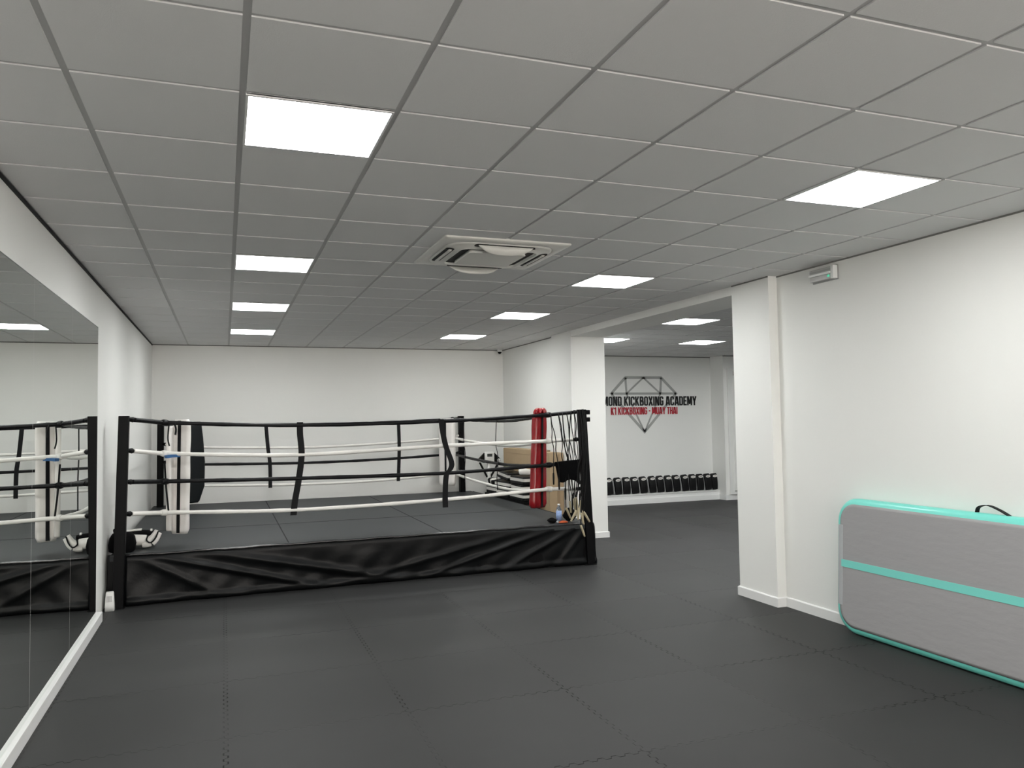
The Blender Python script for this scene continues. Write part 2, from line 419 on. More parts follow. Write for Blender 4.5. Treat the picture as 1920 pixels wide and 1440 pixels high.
# ------------------------------------------------------------------ air conditioner cassette
def air_conditioner():
    cx, cy = 1.885, 5.555
    t = thing('ceiling_air_conditioner', 'white four way cassette air conditioner set in the ceiling, louvre flaps open', 'air conditioner', (cx, cy, CEIL))
    z = CEIL
    def ring(w, h, r, zz): return [(cx+a, cy+b, zz) for a, b in rrect(w, h, r)]
    bm = bmesh.new()   # outer frame, hollow inside
    loft(bm, [ring(0.95, 0.95, 0.02, z+0.004), ring(0.95, 0.95, 0.02, z-0.008), ring(0.94, 0.94, 0.02, z-0.014), ring(0.82, 0.82, 0.16, z-0.020), ring(0.80, 0.80, 0.17, z-0.012)], cap0=False, cap1=False)
    mesh_obj('frame', bm, ACW, t)
    bm = bmesh.new()
    loft(bm, [ring(0.81, 0.81, 0.17, z-0.010), ring(0.80, 0.80, 0.17, z-0.024), ring(0.775, 0.775, 0.17, z-0.028), ring(0.62, 0.62, 0.11, z-0.036), ring(0.60, 0.60, 0.09, z-0.044), ring(0.585, 0.585, 0.08, z-0.044), ring(0.575, 0.575, 0.07, z-0.026)], cap0=False, cap1=False)
    mesh_obj('body_ring', bm, ACW, t)
    bm = bmesh.new(); loft(bm, [ring(0.58, 0.58, 0.06, z-0.018), ring(0.58, 0.58, 0.06, z-0.026)])
    mesh_obj('intake', bm, PLD, t)
    bm = bmesh.new(); loft(bm, [ring(0.43, 0.43, 0.03, z-0.026), ring(0.44, 0.44, 0.03, z-0.048), ring(0.425, 0.425, 0.03, z-0.052)])
    mesh_obj('intake_panel', bm, ACW, t)
    for k in range(4):
        a = k*PI/2; R = Matrix.Translation((cx, cy, 0)) @ Matrix.Rotation(a, 4, 'Z')
        bm = bmesh.new()
        pts = [(x_, y_) for x_, y_ in rrect(0.46, 0.062, 0.03)]
        loft(bm, [[R @ Vector((p[0], 0.362+p[1], z-0.0275)) for p in pts], [R @ Vector((p[0], 0.362+p[1], z-0.034)) for p in pts]])
        mesh_obj('air_outlet', bm, PLD, t)
        # flap hinged on the inner side, hanging open
        bm = bmesh.new(); loops = []
        for s in range(9):
            u = -1 + 2*s/8
            c = max(0.04, 1-abs(u)**2.6)**0.75
            dn = (0.058 if k in (0, 2) else 0.012)*c; ww = 0.030*c
            if k in (1, 3):
                loops.append([R @ Vector((u*0.20, 0.362+a_, z-0.0345+b_)) for a_, b_ in ((-0.010, 0), (0.010, 0), (0.010, -0.006), (-0.010, -0.010), (-0.012, -0.006), (-0.012, -0.003))]); continue
            loops.append([R @ Vector((u*0.205, 0.392, z-0.030)), R @ Vector((u*0.205, 0.392-ww*0.5, z-0.034-dn*0.55)), R @ Vector((u*0.205, 0.392-ww, z-0.034-dn)), R @ Vector((u*0.205, 0.384-ww, z-0.034-dn)), R @ Vector((u*0.205, 0.384-ww*0.5, z-0.036-dn*0.5)), R @ Vector((u*0.205, 0.384, z-0.030))])
        loft(bm, loops)
        mesh_obj('louvre_flap', bm, ACW, t)
air_conditioner()

# ------------------------------------------------------------------ security camera in the far right ceiling corner
t = thing('security_camera', 'small white dome security camera in the far right ceiling corner', 'camera', (4.60, 13.05, CEIL))
bm = bmesh.new(); lathe(bm, [(0.045, 0.0), (0.045, -0.03), (0.035, -0.045)], (4.60, 13.05, CEIL)); mesh_obj('base', bm, PLW, t)
bm = bmesh.new(); lathe(bm, [(0.034, -0.042), (0.032, -0.06), (0.02, -0.078), (0.004, -0.084)], (4.60, 13.05, CEIL)); mesh_obj('lens_dome', bm, PLD, t)

# ------------------------------------------------------------------ emergency light on the right wall
t = thing('emergency_light', 'slim emergency light unit with green lamp high on the right wall', 'emergency light', (RW, 5.14, Z(1.17)))
bm = bmesh.new(); box(bm, (RW-0.012, 4.995, Z(1.115)), (RW, 5.285, Z(1.235)), bev=0.003); mesh_obj('back_plate', bm, PLG, t)
bm = bmesh.new(); box(bm, (RW-0.055, 5.03, Z(1.125)), (RW-0.012, 5.275, Z(1.225)), bev=0.008)
mesh_obj('housing', bm, mat('translucent_grey_cover', (0.50, 0.50, 0.49), 0.25), t)
simple('end_cap', (RW-0.058, 4.998, Z(1.122)), (RW-0.012, 5.028, Z(1.228)), PLW, t, bev=0.004)
simple('tube', (RW-0.072, 5.03, Z(1.166)), (RW-0.054, 5.27, Z(1.184)), TUBEW, t, bev=0.004)
simple('lens_strip', (RW-0.0575, 5.03, Z(1.196)), (RW-0.055, 5.27, Z(1.208)), PLG, t)
simple('indicator_lamp', (RW-0.064, 5.042, Z(1.140)), (RW-0.054, 5.060, Z(1.156)), GREEN, t)

# ------------------------------------------------------------------ wall lettering
def thick(bm, pts, wd, y, zoff=0.0, th=0.004, closed=False, fx=None):
    """mitred flat stroke in the XZ plane"""
    P = [Vector(p) for p in pts]; n = len(P)
    A, B = [], []
    for i in range(n):
        if closed: d1 = (P[i]-P[i-1]).normalized(); d2 = (P[(i+1) % n]-P[i]).normalized()
        else:
            d1 = (P[i]-P[i-1]).normalized() if i > 0 else (P[1]-P[0]).normalized()
            d2 = (P[i+1]-P[i]).normalized() if i < n-1 else d1
        n1 = Vector((-d1.y, d1.x)); n2 = Vector((-d2.y, d2.x))
        den = max(0.35, 1+n1.dot(n2)); m_ = (n1+n2)/den
        A.append(P[i]+m_*wd/2); B.append(P[i]-m_*wd/2)
    segs = n if closed else n-1
    vf = [[bm.verts.new((q.x, yy, q.y)) for q in arr] for yy in (y, y+th) for arr in (A, B)]
    for i in range(segs):
        j = (i+1) % n
        a0, b0, a1, b1 = vf[0], vf[1], vf[2], vf[3]
        for q in ((a0[i], a0[j], b0[j], b0[i]), (a1[i], b1[i], b1[j], a1[j]), (a0[i], a1[i], a1[j], a0[j]), (b0[i], b0[j], b1[j], b1[i])):
            bm.faces.new(q)
    if not closed:
        for i in (0, n-1): bm.faces.new((vf[0][i], vf[1][i], vf[3][i], vf[2][i]))
ST = 0.15
def glyph(c):
    w = 0.42; a = ST/2; b = w-ST/2; t = 1-a; k = 0.07
    O = [(a, a+k), (a, t-k), (a+k, t), (b-k, t), (b, t-k), (b, a+k), (b-k, a), (a+k, a)]
    G = {'D': (w, [('c', [(a, a), (a, t), (b-k, t), (b, t-k), (b, a+k), (b-k, a)])]),
         'O': (w, [('c', O)]), 'I': (ST, [('o', [(a, 0), (a, 1)])]), '1': (0.3, [('o', [(0.0, 0.80), (0.13, 0.93)]), ('o', [(0.2, 0), (0.2, 1)])]),
         'A': (w+.04, [('o', [(0.06, 0), (w/2-0.03, 1)]), ('o', [(w/2+0.07, 1), (w-0.02, 0)]), ('o', [(0.1, 0.26), (w-0.04, 0.26)]), ('o', [(w/2-0.08, 0.93), (w/2+0.12, 0.93)])]),
         'M': (0.56, [('o', [(a, 0), (a, 1)]), ('o', [(0.56-a, 0), (0.56-a, 1)]), ('o', [(0.11, 1), (0.28, 0.15)]), ('o', [(0.45, 1), (0.28, 0.15)])]),
         'N': (w+.02, [('o', [(a, 0), (a, 1)]), ('o', [(b+.02, 0), (b+.02, 1)]), ('o', [(a+0.02, 1), (b, 0)])]),
         'K': (w+.02, [('o', [(a, 0), (a, 1)]), ('o', [(a+0.03, 0.38), (b+0.02, 1)]), ('o', [(a+0.10, 0.56), (b+0.03, 0)])]),
         'C': (w, [('o', [(b, 0.66), (b, t-k), (b-k, t), (a+k, t), (a, t-k), (a, a+k), (a+k, a), (b-k, a), (b, a+k), (b, 0.34)])]),
         'G': (w, [('o', [(b, 0.70), (b, t-k), (b-k, t), (a+k, t), (a, t-k), (a, a+k), (a+k, a), (b-k, a), (b, a+k), (b, 0.48), (w/2, 0.48)])]),
         'B': (w, [('c', [(a, a), (a, t), (b-k-.02, t), (b-.02, t-k), (b-.02, 0.60), (b-k-.02, 0.52), (b, 0.44), (b, a+k), (b-k, a)]), ('o', [(a, 0.52), (b-k, 0.52)])]),
         'X': (w+.04, [('o', [(0.06, 0), (w-0.02, 1)]), ('o', [(0.06, 1), (w-0.02, 0)])]),
         'E': (0.36, [('o', [(a, 0), (a, 1)]), ('o', [(a, t), (0.36, t)]), ('o', [(a, 0.5), (0.33, 0.5)]), ('o', [(a, a), (0.36, a)])]),
         'Y': (w+.02, [('o', [(0.05, 1), (w/2, 0.42)]), ('o', [(w-0.03, 1), (w/2, 0.42)]), ('o', [(w/2, 0.5), (w/2, 0)])]),
         'U': (w, [('o', [(a, 1), (a, a+k), (a+k, a), (b-k, a), (b, a+k), (b, 1)])]),
         'T': (0.38, [('o', [(0, t), (0.38, t)]), ('o', [(0.19, 0), (0.19, 1)])]),
         'H': (w, [('o', [(a, 0), (a, 1)]), ('o', [(b, 0), (b, 1)]), ('o', [(a, 0.5), (b, 0.5)])]),
         '-': (0.22, [('o', [(0.0, 0.48), (0.22, 0.48)])]), ' ': (0.14, [])}
    return G[c]
def lettering(txt, x0, x1, z0, hh, y, m, name, label, gap=0.06, th=0.006):
    adv = []; x = 0
    for c in txt:
        adv.append(x); x += glyph(c)[0] + gap
    total = x-gap; s = (x1-x0)/total
    bm = bmesh.new()
    for c, ax in zip(txt, adv):
        for kind, pl in glyph(c)[1]:
            P = [((ax+px)/1.0, pz) for px, pz in pl]
            # letters drawn in unit height, then scaled
            n0 = len(bm.verts); thick(bm, P, ST, 0.0, th=1.0, closed=(kind == 'c'))
    for v in bm.verts:
        v.co = Vector((x0 + v.co.x*s, y - th + v.co.y*th, z0 + v.co.z*hh))
    return tag(mesh_obj(name, bm, m), label, 'wall lettering')
# x0 of the hidden start is chosen so that the K of KICKBOXING falls at 7.556
ww = lambda s, g=0.06: sum(glyph(c)[0]+g for c in s)
tot = ww('DIAMOND KICKBOXING ACADEMY')-0.06; kk = ww('DIAMOND ')
s_ = (9.255-7.556)/(tot-kk); X0 = 7.556-kk*s_
yw = SYB
lettering('DIAMOND KICKBOXING ACADEMY', X0, 9.255, Z(0.262), 0.188, yw-0.0075, LBLK, 'wall_lettering', 'large black capital lettering across the diamond logo on the white wall', th=0.006)
lettering('K1 KICKBOXING - MUAY THAI', 7.253, 8.793, Z(0.085), 0.148, yw-0.0075, LRED, 'wall_lettering', 'smaller red capital lettering below the black line on the white wall', th=0.006)
bm = bmesh.new(); yy = yw-0.007
TL, TR, L_, R_, B_ = (7.60, Z(.835)), (8.425, Z(.835)), (7.27, Z(.508)), (8.77, Z(.508)), (8.014, Z(-.27))
i1, i2, tc_ = (7.617, Z(.508)), (8.401, Z(.508)), (8.01, Z(.835))
thick(bm, [TL, TR, R_, B_, L_], 0.052, yy, closed=True)
thick(bm, [L_, R_], 0.045, yy); thick(bm, [TL, i1], 0.04, yy); thick(bm, [TR, i2], 0.045, yy)
thick(bm, [i1, tc_, i2], 0.034, yy); thick(bm, [i1, B_], 0.034, yy); thick(bm, [i2, B_], 0.034, yy)
tag(mesh_obj('diamond_logo', bm, GREYD), 'grey outlined cut diamond emblem on the side room wall', 'wall logo')

# ------------------------------------------------------------------ kick pads on the ledge
def kick_pad():
    t = thing('kick_pad', '', 'kick pad', world=False)
    wd, hh, dp = 0.158, 0.335, 0.085
    bm = bmesh.new(); loops = []
    for s in range(13):
        u = s/12; z = u*hh
        e = 1 - max(0, (u-0.84)/0.16)**2.5*0.42 - max(0, (0.08-u)/0.08)**2*0.12
        yb = -0.02*math.sin(u*PI)      # curved front
        loops.append([(x*e, y_+yb, z) for x, y_ in rrect(wd, dp, 0.028, 4)])
    loft(bm, loops); mesh_obj('pad_body', bm, mat('black_synthetic_leather', (0.004, 0.004, 0.0045), 0.5, spec=0.25), t)
    bm = bmesh.new(); lp = []
    for s in range(9):
        u = s/8; lp.append([(x*0.5-wd/2-0.004, y_*0.4+0.012, 0.01+u*(hh-0.06)) for x, y_ in rrect(0.014, 0.13, 0.006, 2)])
    loft(bm, lp); mesh_obj('forearm_cushion', bm, mat('light_grey_lining', (0.62, 0.62, 0.62), 0.6), t)
    bm = bmesh.new()
    pts = [(0.053*math.cos(a), 0.025*math.sin(a)) for a in [2*PI*k/20 for k in range(20)]]
    loft(bm, [[(p[0]+.004, -dp/2-0.010, hh-0.058+p[1]) for p in pts], [(p[0]+.004, -dp/2-0.020, hh-0.058+p[1]) for p in pts]], smooth=False)
    lg = mesh_obj('logo_patch', bm, SHW, t); 
    bm = bmesh.new(); box(bm, (-0.022, -dp/2-0.0215, hh-0.062), (0.030, -dp/2-0.019, hh-0.054)); mesh_obj('logo_mark', bm, mat('badge_print', (0.10, 0.02, 0.025), 0.6), lg)
    return t
def copy_tree(o, parent=None):
    c = o.copy(); C.objects.link(c); c.parent = parent
    if parent: c.matrix_parent_inverse = Matrix.Identity(4)
    for ch in list(o.children): copy_tree(ch, c)
    return c
ORD = ['first', 'second', 'third', 'fourth', 'fifth', 'sixth', 'seventh', 'eighth', 'ninth', 'tenth', 'eleventh', 'twelfth', 'thirteenth', 'fourteenth']
proto = kick_pad()
xs_ = [7.128, 7.328, 7.507, 7.705, 7.90, 8.106, 8.288, 8.48, 8.664, 8.868, 9.04, 9.222, 9.418, 9.59]
for k, x in enumerate(xs_):
    o = proto if k == 0 else copy_tree(proto)
    o.location = (x, 13.835, LEDZ+0.001); o.rotation_euler = (-0.10, -0.075 if k not in (2, 10, 11) else -0.01, 0.03*math.sin(k*1.7))
    if k == 0: lab = 'black kick pad with white oval badge, first at the left end beside the far pillar'
    elif k == 13: lab = 'black kick pad with white oval badge, last at the right end of the row'
    else: lab = 'black kick pad with white oval badge on the ledge, %s from the left' % ORD[k]
    o['label'] = lab; o['category'] = 'kick pad'; o['group'] = 'row of kick pads on the side room ledge'

# ------------------------------------------------------------------ boxing ring
PZ = H - 1.21         # canvas level 0.48
RINGX0, RINGX1, RINGY0, RINGY1 = -1.0, 4.04, 8.33, 13.08
ring = thing('boxing_ring', 'low black boxing ring with four ropes, corner posts and draped skirt', 'boxing ring', (1.5, 10.6, 0))
def platform():
    bm = bmesh.new(); box(bm, (RINGX0, RINGY0, 0.0), (RINGX1-0.02, RINGY1, PZ-0.02))
    mesh_obj('platform', bm, BLK, ring)
    bm = bmesh.new()   # canvas with softly rounded edge
    n = 60
    prof = [(-0.012, PZ-0.06), (-0.014, PZ-0.02), (-0.006, PZ-0.004), (0.01, PZ)]
    loops = []
    for o_, z in prof:
        loops.append([(RINGX0-o_*-1 if False else RINGX0+o_+0.0, RINGY0+o_-0.03, z), (RINGX1-o_, RINGY0+o_+0.0, z), (RINGX1-o_, RINGY1-o_, z), (RINGX0+o_, RINGY1-o_, z)])
    loft(bm, loops, cap0=False, smooth=False)
    mesh_obj('canvas', bm, CANVAS, ring)
    # flat seams of the padding boards below the canvas
    bm = bmesh.new()
    for x in (0.62, 2.25): box(bm, (x-0.006, RINGY0+0.02, PZ-0.002), (x+0.006, RINGY1-0.05, PZ+0.0015))
    for y in (9.95, 11.55): box(bm, (RINGX0+0.05, y-0.006, PZ-0.002), (RINGX1-0.05, y+0.006, PZ+0.0015))
    mesh_obj('canvas_seam', bm, mat('canvas_seam_dark', (0.030, 0.032, 0.033), 0.85, spec=0.1), ring)
platform()
def skirt():
    # front drape: grid with sagging diagonal folds
    bm = bmesh.new(); nx, nz = 200, 34
    x0, x1 = -0.878, 4.085
    V = []
    def fold(s, t):
        # s 0..1 along, t 0 bottom..1 top ; a few broad diagonal folds, stronger near the ends
        d = 0.0
        for (s0, slope, wdt, amp) in ((0.07, 0.34, 0.020, 0.050), (0.17, 0.42, 0.034, 0.050), (0.03, 0.16, 0.012, 0.028), (0.40, 0.22, 0.050, 0.012),
                                      (0.975, -0.08, 0.010, 0.035), (0.945, -0.20, 0.013, 0.045), (0.885, -0.34, 0.018, 0.042), (0.80, -0.44, 0.030, 0.030), (0.50, -0.12, 0.05, 0.010), (0.60, 0.10, 0.04, 0.014)):
            c = s0 + (1-t)*slope - 0.08*slope
            d += 0.62*amp*math.exp(-((s-c)/wdt)**2)*min(1, (1-t)*3.2)*min(1, 0.25+t*1.6)
        d += 0.012*math.sin(s*41+t*5)*(1-t) + 0.006*math.sin(s*97-t*9)*(1-t)
        return d
    for i in range(nx+1):
        s = i/nx; col = []
        for j in range(nz+1):
            t = j/nz; x = x0+(x1-x0)*s + (0.02*(1-t) if s > 0.97 else 0)
            ybase = 8.245 + 0.095*s
            y = ybase - 0.01 - fold(s, t) + 0.05*math.sin(PI*s)*(1-t)*0.6
            z = 0.004 + (PZ-0.012-0.004)*t
            if t < 0.16: y -= 0.016*math.sin(PI*t/0.16)        # rolled hem
            if t < 0.05: z = 0.004 + 0.012*math.sin(s*23)**2*(1-t/0.05)
            if t > 0.93: y = y*(1-(t-0.93)/0.07*0.6) + (ybase+0.01)*((t-0.93)/0.07*0.6)
            col.append(bm.verts.new((x, y, z)))
        V.append(col)
    for i in range(nx):
        for j in range(nz):
            f = bm.faces.new((V[i][j], V[i+1][j], V[i+1][j+1], V[i][j+1])); f.smooth = True
    # top strip back to the platform edge
    for i in range(nx):
        a, b = V[i][nz], V[i+1][nz]
        c = bm.verts.new((b.co.x, RINGY0+0.03, PZ-0.004)); d_ = bm.verts.new((a.co.x, RINGY0+0.03, PZ-0.004))
        bm.faces.new((a, b, c, d_)).smooth = True
    o = mesh_obj('skirt', bm, VINYL, ring)
    md = o.modifiers.new('thickness', 'SOLIDIFY'); md.thickness = 0.003
    # right side and left side drapes
    for nm, xx, sg in (('skirt', 4.075, 1), ('skirt', -1.005, -1)):
        bm = bmesh.new(); V = []
        for i in range(81):
            y = 8.36+(13.08-8.36)*i/80; col = []
            for j in range(13):
                t = j/12; col.append(bm.verts.new((xx+sg*(0.012*math.sin(i*0.5+t*2)*(1-t)+0.004), y, 0.004+(PZ-0.01)*t)))
            V.append(col)
        for i in range(80):
            for j in range(12):
                f = bm.faces.new((V[i][j], V[i+1][j], V[i+1][j+1], V[i][j+1])); f.smooth = True
        o = mesh_obj(nm, bm, VINYL, ring); md = o.modifiers.new('thickness', 'SOLIDIFY'); md.thickness = 0.003
    # short front return between wall and left post
    simple('skirt', (-1.03, 8.30, 0.002), (-0.878, 8.33, PZ-0.004), VINYL, ring)
    # glossy piping along the front top edge
    bm = bmesh.new()
    pts = [(-0.895+(4.955)*k/60, 8.232+0.095*k/60+0.003*math.sin(k*1.3), PZ-0.004+0.003*math.sin(k*0.9)+0.002*math.sin(k*2.7)) for k in range(61)]
    tube(bm, pts, 0.011, 8); mesh_obj('edge_piping', bm, mat('glossy_black_piping', (0.02, 0.02, 0.022), 0.2, spec=0.8), ring)
skirt()
# posts: base point, top point
POSTS = {'FL': ((-0.928, 8.19), (-0.890, 8.215)), 'FR': ((4.02, 8.33), (3.955, 8.35)), 'RL': ((-0.90, 12.86), (-0.895, 12.84)), 'RR': ((3.86, 12.98), (3.835, 12.95))}
PTOP = {'FL': Z(0.103), 'FR': Z(0.118), 'RL': Z(0.078), 'RR': Z(0.095)}
LEV = {'FL': (0.075, -0.22, -0.52, -0.82), 'FR': (0.095, -0.228, -0.505, -0.81), 'RL': (0.045, -0.26, -0.53, -0.83), 'RR': (0.06, -0.22, -0.52, -0.83)}
def post(k):
    (bx, by), (tx, ty) = POSTS[k]; s = 0.045
    bm = bmesh.new()
    z0 = 0.001
    lo = [[(bx+a*s*1.05, by+b*s*1.05, z0) for a, b in rrect(2, 2, 0.12, 2)], [(tx+a*s, ty+b*s, PTOP[k]-0.004) for a, b in rrect(2, 2, 0.12, 2)], [(tx+a*s*0.93, ty+b*s*0.93, PTOP[k]) for a, b in rrect(2, 2, 0.12, 2)]]
    loft(bm, lo, smooth=False); p = mesh_obj('corner_post', bm, BLK, ring)
    if k == 'FL' or k == 'FR':
        simple('base_plate', (bx-0.09, by-0.06, 0.0005), (bx+0.06, by+0.09, 0.010), BLK, p, bev=0.002)
    return p
def pt_on(k, z):
    (bx, by), (tx, ty) = POSTS[k]; u = z/PTOP[k]; return Vector((bx+(tx-bx)*u, by+(ty-by)*u, z))
DIRS = {'FL': (1, 1), 'FR': (-1, 1), 'RL': (1, -1), 'RR': (-1, -1)}
DD = {'FL': 0.37, 'FR': 0.355, 'RL': 0.30, 'RR': 0.23}
CORN = {}
CZ = {'FL': (0.034, -0.275, -0.553, -0.862), 'FR': (0.062, -0.252, -0.540, -0.828), 'RL': (0.03, -0.315, -0.572, -0.885), 'RR': (0.045, -0.272, -0.548, -0.870)}
for k in POSTS:
    p = post(k); dx, dy = DIRS[k]
    CORN[k] = []
    for n_, z in enumerate(LEV[k]):
        a = pt_on(k, Z(z)); c = Vector((POSTS[k][0][0]+dx*DD[k], POSTS[k][0][1]+dy*DD[k], Z(CZ[k][n_])))
        CORN[k].append(c); dvec = (c-a); dn = dvec.normalized()
        bm = bmesh.new(); tube(bm, [a+dn*0.03, a+dn*0.06, a+dn*0.10], lambda t_: 0.02 if t_ < 0.6 else 0.026, 10)
        tube(bm, [a+dn*0.10, a+dn*0.125], 0.017, 8)
        mesh_obj('turnbuckle', bm, BLK, p)
        bm = bmesh.new(); tube(bm, smooth_path([a+dn*0.115, a+dvec*0.6, c]), 0.0215 if n_ % 2 else 0.022, 10)
        mesh_obj('corner_rope', bm, (ROPEB, ROPEW, ROPEB, ROPEW)[n_], ring)
        # wrapped knuckle where two ropes meet
        bm = bmesh.new(); tube(bm, [c-dn*0.045, c-dn*0.02, c+dn*0.02, c+dn*0.045], lambda t_: 0.026+0.008*math.sin(PI*t_), 10)
        mesh_obj('rope_joint', bm, (ROPEB, ROPEW, ROPEB, ROPEW)[n_], ring)
def side_rope(a, b, mids, n_):
    pts = [CORN[a][n_]] + [Vector(m) for m in mids] + [CORN[b][n_]]
    P = smooth_path(pts, 14)
    bm = bmesh.new()
    m = len(P)
    tube(bm, P, lambda t_: 0.0205+0.0014*math.sin(t_*m*1.1)+0.0010*math.sin(t_*m*2.7+1), 12)
    mesh_obj('rope', bm, (ROPEB, ROPEW, ROPEB, ROPEW)[n_], ring)
FM = [[(0.737, -0.012), (2.305, 0.006)], [(0.736, -0.325), (2.30, -0.272)], [(0.735, -0.572), (2.298, -0.580)], [(0.734, -0.902), (2.294, -0.877)]]
RM = [[(1.09, -0.005), (2.4, 0.005)], [(1.09, -0.365), (2.4, -0.335)], [(1.09, -0.606), (2.4, -0.590)], [(1.09, -0.937), (2.4, -0.925)]]
for n_ in range(4):
    side_rope('FL', 'FR', [(x, 8.53+0.02*(x > 1), Z(z)) for x, z in FM[n_]], n_)
    side_rope('RL', 'RR', [(x, 12.58, Z(z)) for x, z in RM[n_]], n_)
    zr = (0.0, -0.335, -0.60, -0.93)[n_]
    side_rope('RR', 'FR', [(3.635, 11.4, Z(zr+0.01)), (3.645, 9.9, Z(zr))], n_)
    side_rope('RL', 'FL', [(-0.575, 11.3, Z(zr)), (-0.56, 9.8, Z(zr))], n_)
def rope_z(mids, ends, x, n_):
    P = [(ends[0][n_].x, ends[0][n_].z)] + [(a, Z(b)) for a, b in mids] + [(ends[1][n_].x, ends[1][n_].z)]
    for p, q in zip(P, P[1:]):
        if p[0] <= x <= q[0]: return p[1]+(q[1]-p[1])*(x-p[0])/(q[0]-p[0])
    return P[-1][1]
def spacer(pts, wdir, wd=0.06, loops=True):
    bm = bmesh.new(); ribbon(bm, smooth_path(pts, 6), wdir, wd, 0.006)
    o = mesh_obj('spacer_strap', bm, STRAP, ring)
    return o
# front straps (x from the photo), in front of the ropes by a rope radius
fy = 8.545
spacer([(0.752, fy-0.026, Z(0.02)), (0.752, fy-0.026, Z(-0.10)), (0.768, fy-0.026, Z(-0.32)), (0.74, fy-0.026, Z(-0.57)), (0.70, fy-0.026, Z(-0.80)), (0.683, fy-0.026, Z(-0.955))], (1, 0, 0), 0.064)
spacer([(2.292, fy-0.026, Z(0.03)), (2.31, fy-0.026, Z(-0.12)), (2.345, fy-0.028, Z(-0.28)), (2.405, fy-0.03, Z(-0.45)), (2.395, fy-0.03, Z(-0.53)), (2.345, fy-0.028, Z(-0.60)), (2.33, fy-0.026, Z(-0.80)), (2.33, fy-0.026, Z(-0.96))], (1, 0, 0), 0.062)
ry = 12.58
spacer([(0.60, ry-0.026, Z(0.02)), (0.63, ry-0.026, Z(-0.35)), (0.66, ry-0.026, Z(-0.60)), (0.665, ry-0.026, Z(-0.97))], (1, 0, 0), 0.055)
spacer([(2.66, ry-0.026, Z(0.03)), (2.67, ry-0.026, Z(-0.32)), (2.665, ry-0.026, Z(-0.60)), (2.65, ry-0.026, Z(-0.95))], (1, 0, 0), 0.055)
for yy_, dz in ((12.0, 0.0), (10.42, 0.02)):
    spacer([(3.61, yy_, Z(0.03)), (3.61, yy_+0.03, Z(-0.16)), (3.615, yy_+0.06, Z(-0.33)), (3.612, yy_-0.02, Z(-0.46)), (3.61, yy_-0.04, Z(-0.60)), (3.612, yy_+0.02, Z(-0.80)), (3.61, yy_, Z(-0.97))], (0.25, 1, 0), 0.055)
for yy_ in (11.6, 9.7):
    spacer([(-0.54, yy_, Z(0.02)), (-0.54, yy_+0.02, Z(-0.33)), (-0.54, yy_-0.02, Z(-0.60)), (-0.54, yy_, Z(-0.96))], (0.0, 1, 0), 0.055)

def corner_pad(cx, cy, ang, z0, z1, wd, th, m, label, taper=0.0, strap=True, tilt=0.0):
    """upright cushion across a corner; ang = direction its back faces"""
    M = Matrix.Translation((cx, cy, 0)) @ Matrix.Rotation(ang, 4, 'Z')
    bm = bmesh.new(); loops = []; n = 26
    for s in range(n+1):
        u = s/n; z = z0+(z1-z0)*u
        e = 1.0
        if u < 0.04: e = 0.82+0.18*math.sqrt(u/0.04)
        if u > 0.96: e = 0.80+0.20*math.sqrt(max(0, (1-u)/0.04))
        w_ = wd*(1+taper*(0.5-u))*(1+0.02*math.sin(u*17)); t_ = th*(1+0.05*math.sin(u*23+1))
        loops.append([M @ Vector((x*e+tilt*(u-0.5), y_*e, z)) for x, y_ in rrect(w_, t_, th*0.42, 5)])
    loft(bm, loops); o = mesh_obj('corner_pad', bm, m, ring); o['label'] = label
    if strap:
        bm = bmesh.new()
        for (xx, wds) in ((0.0, 0.034),):
            pp = [M @ Vector((xx+tilt*(u-0.5)*0.6, -th/2-0.008, z0+(z1-z0)*u)) for u in (0.01, 0.3, 0.6, 0.99)]
            ribbon(bm, pp, M.to_3x3() @ Vector((1, 0, 0)), wds, 0.004)
        mesh_obj('strap', bm, STRAP, o)
    return o, M
# white pad of the near left corner (two leaves folded round the joint)
wp, Mw = corner_pad(-0.415, 8.72, -PI/4+0.30, Z(-1.10), Z(0.066), 0.185, 0.07, PADW, 'white vinyl corner pad', taper=0.05, tilt=0.02)
Ml = Matrix.Translation((-0.515, 8.70, 0)) @ Matrix.Rotation(-PI/2-0.25, 4, 'Z')
bm = bmesh.new(); loft(bm, [[Ml @ Vector((x, y_, z)) for x, y_ in rrect(wq, 0.05, 0.02, 4)] for wq, z in ((0.10, Z(-1.06)), (0.13, Z(-1.04)), (0.15, Z(-0.5)), (0.14, Z(-0.02)), (0.11, Z(0.0)))])
mesh_obj('side_leaf', bm, PADW, wp)
bm = bmesh.new(); ribbon(bm, [(-0.545, 8.50, Z(-0.305)), (-0.50, 8.53, Z(-0.30)), (-0.43, 8.58, Z(-0.30))], (0, 0, 1), 0.028, 0.05)
mesh_obj('tape', bm, TAPEB, wp)
bm = bmesh.new(); tube(bm, smooth_path([(-0.52, 8.56, Z(0.03)), (-0.53, 8.55, Z(-0.12)), (-0.515, 8.55, Z(-0.20))]), 0.007, 6)
tube(bm, smooth_path([(-0.47, 8.54, Z(0.03)), (-0.455, 8.53, Z(-0.03)), (-0.46, 8.53, Z(-0.09))]), 0.009, 6)
tube(bm, smooth_path([(-0.56, 8.56, Z(-0.35)), (-0.545, 8.56, Z(-0.6)), (-0.52, 8.56, Z(-0.86))]), 0.009, 6)
mesh_obj('tie_cord', bm, STRAP, wp)
rp, Mr = corner_pad(3.575, 8.78, PI/4-0.30, Z(-1.05), Z(0.105), 0.235, 0.10, PADR, 'glossy red vinyl corner pad', taper=0.22, tilt=0.06)
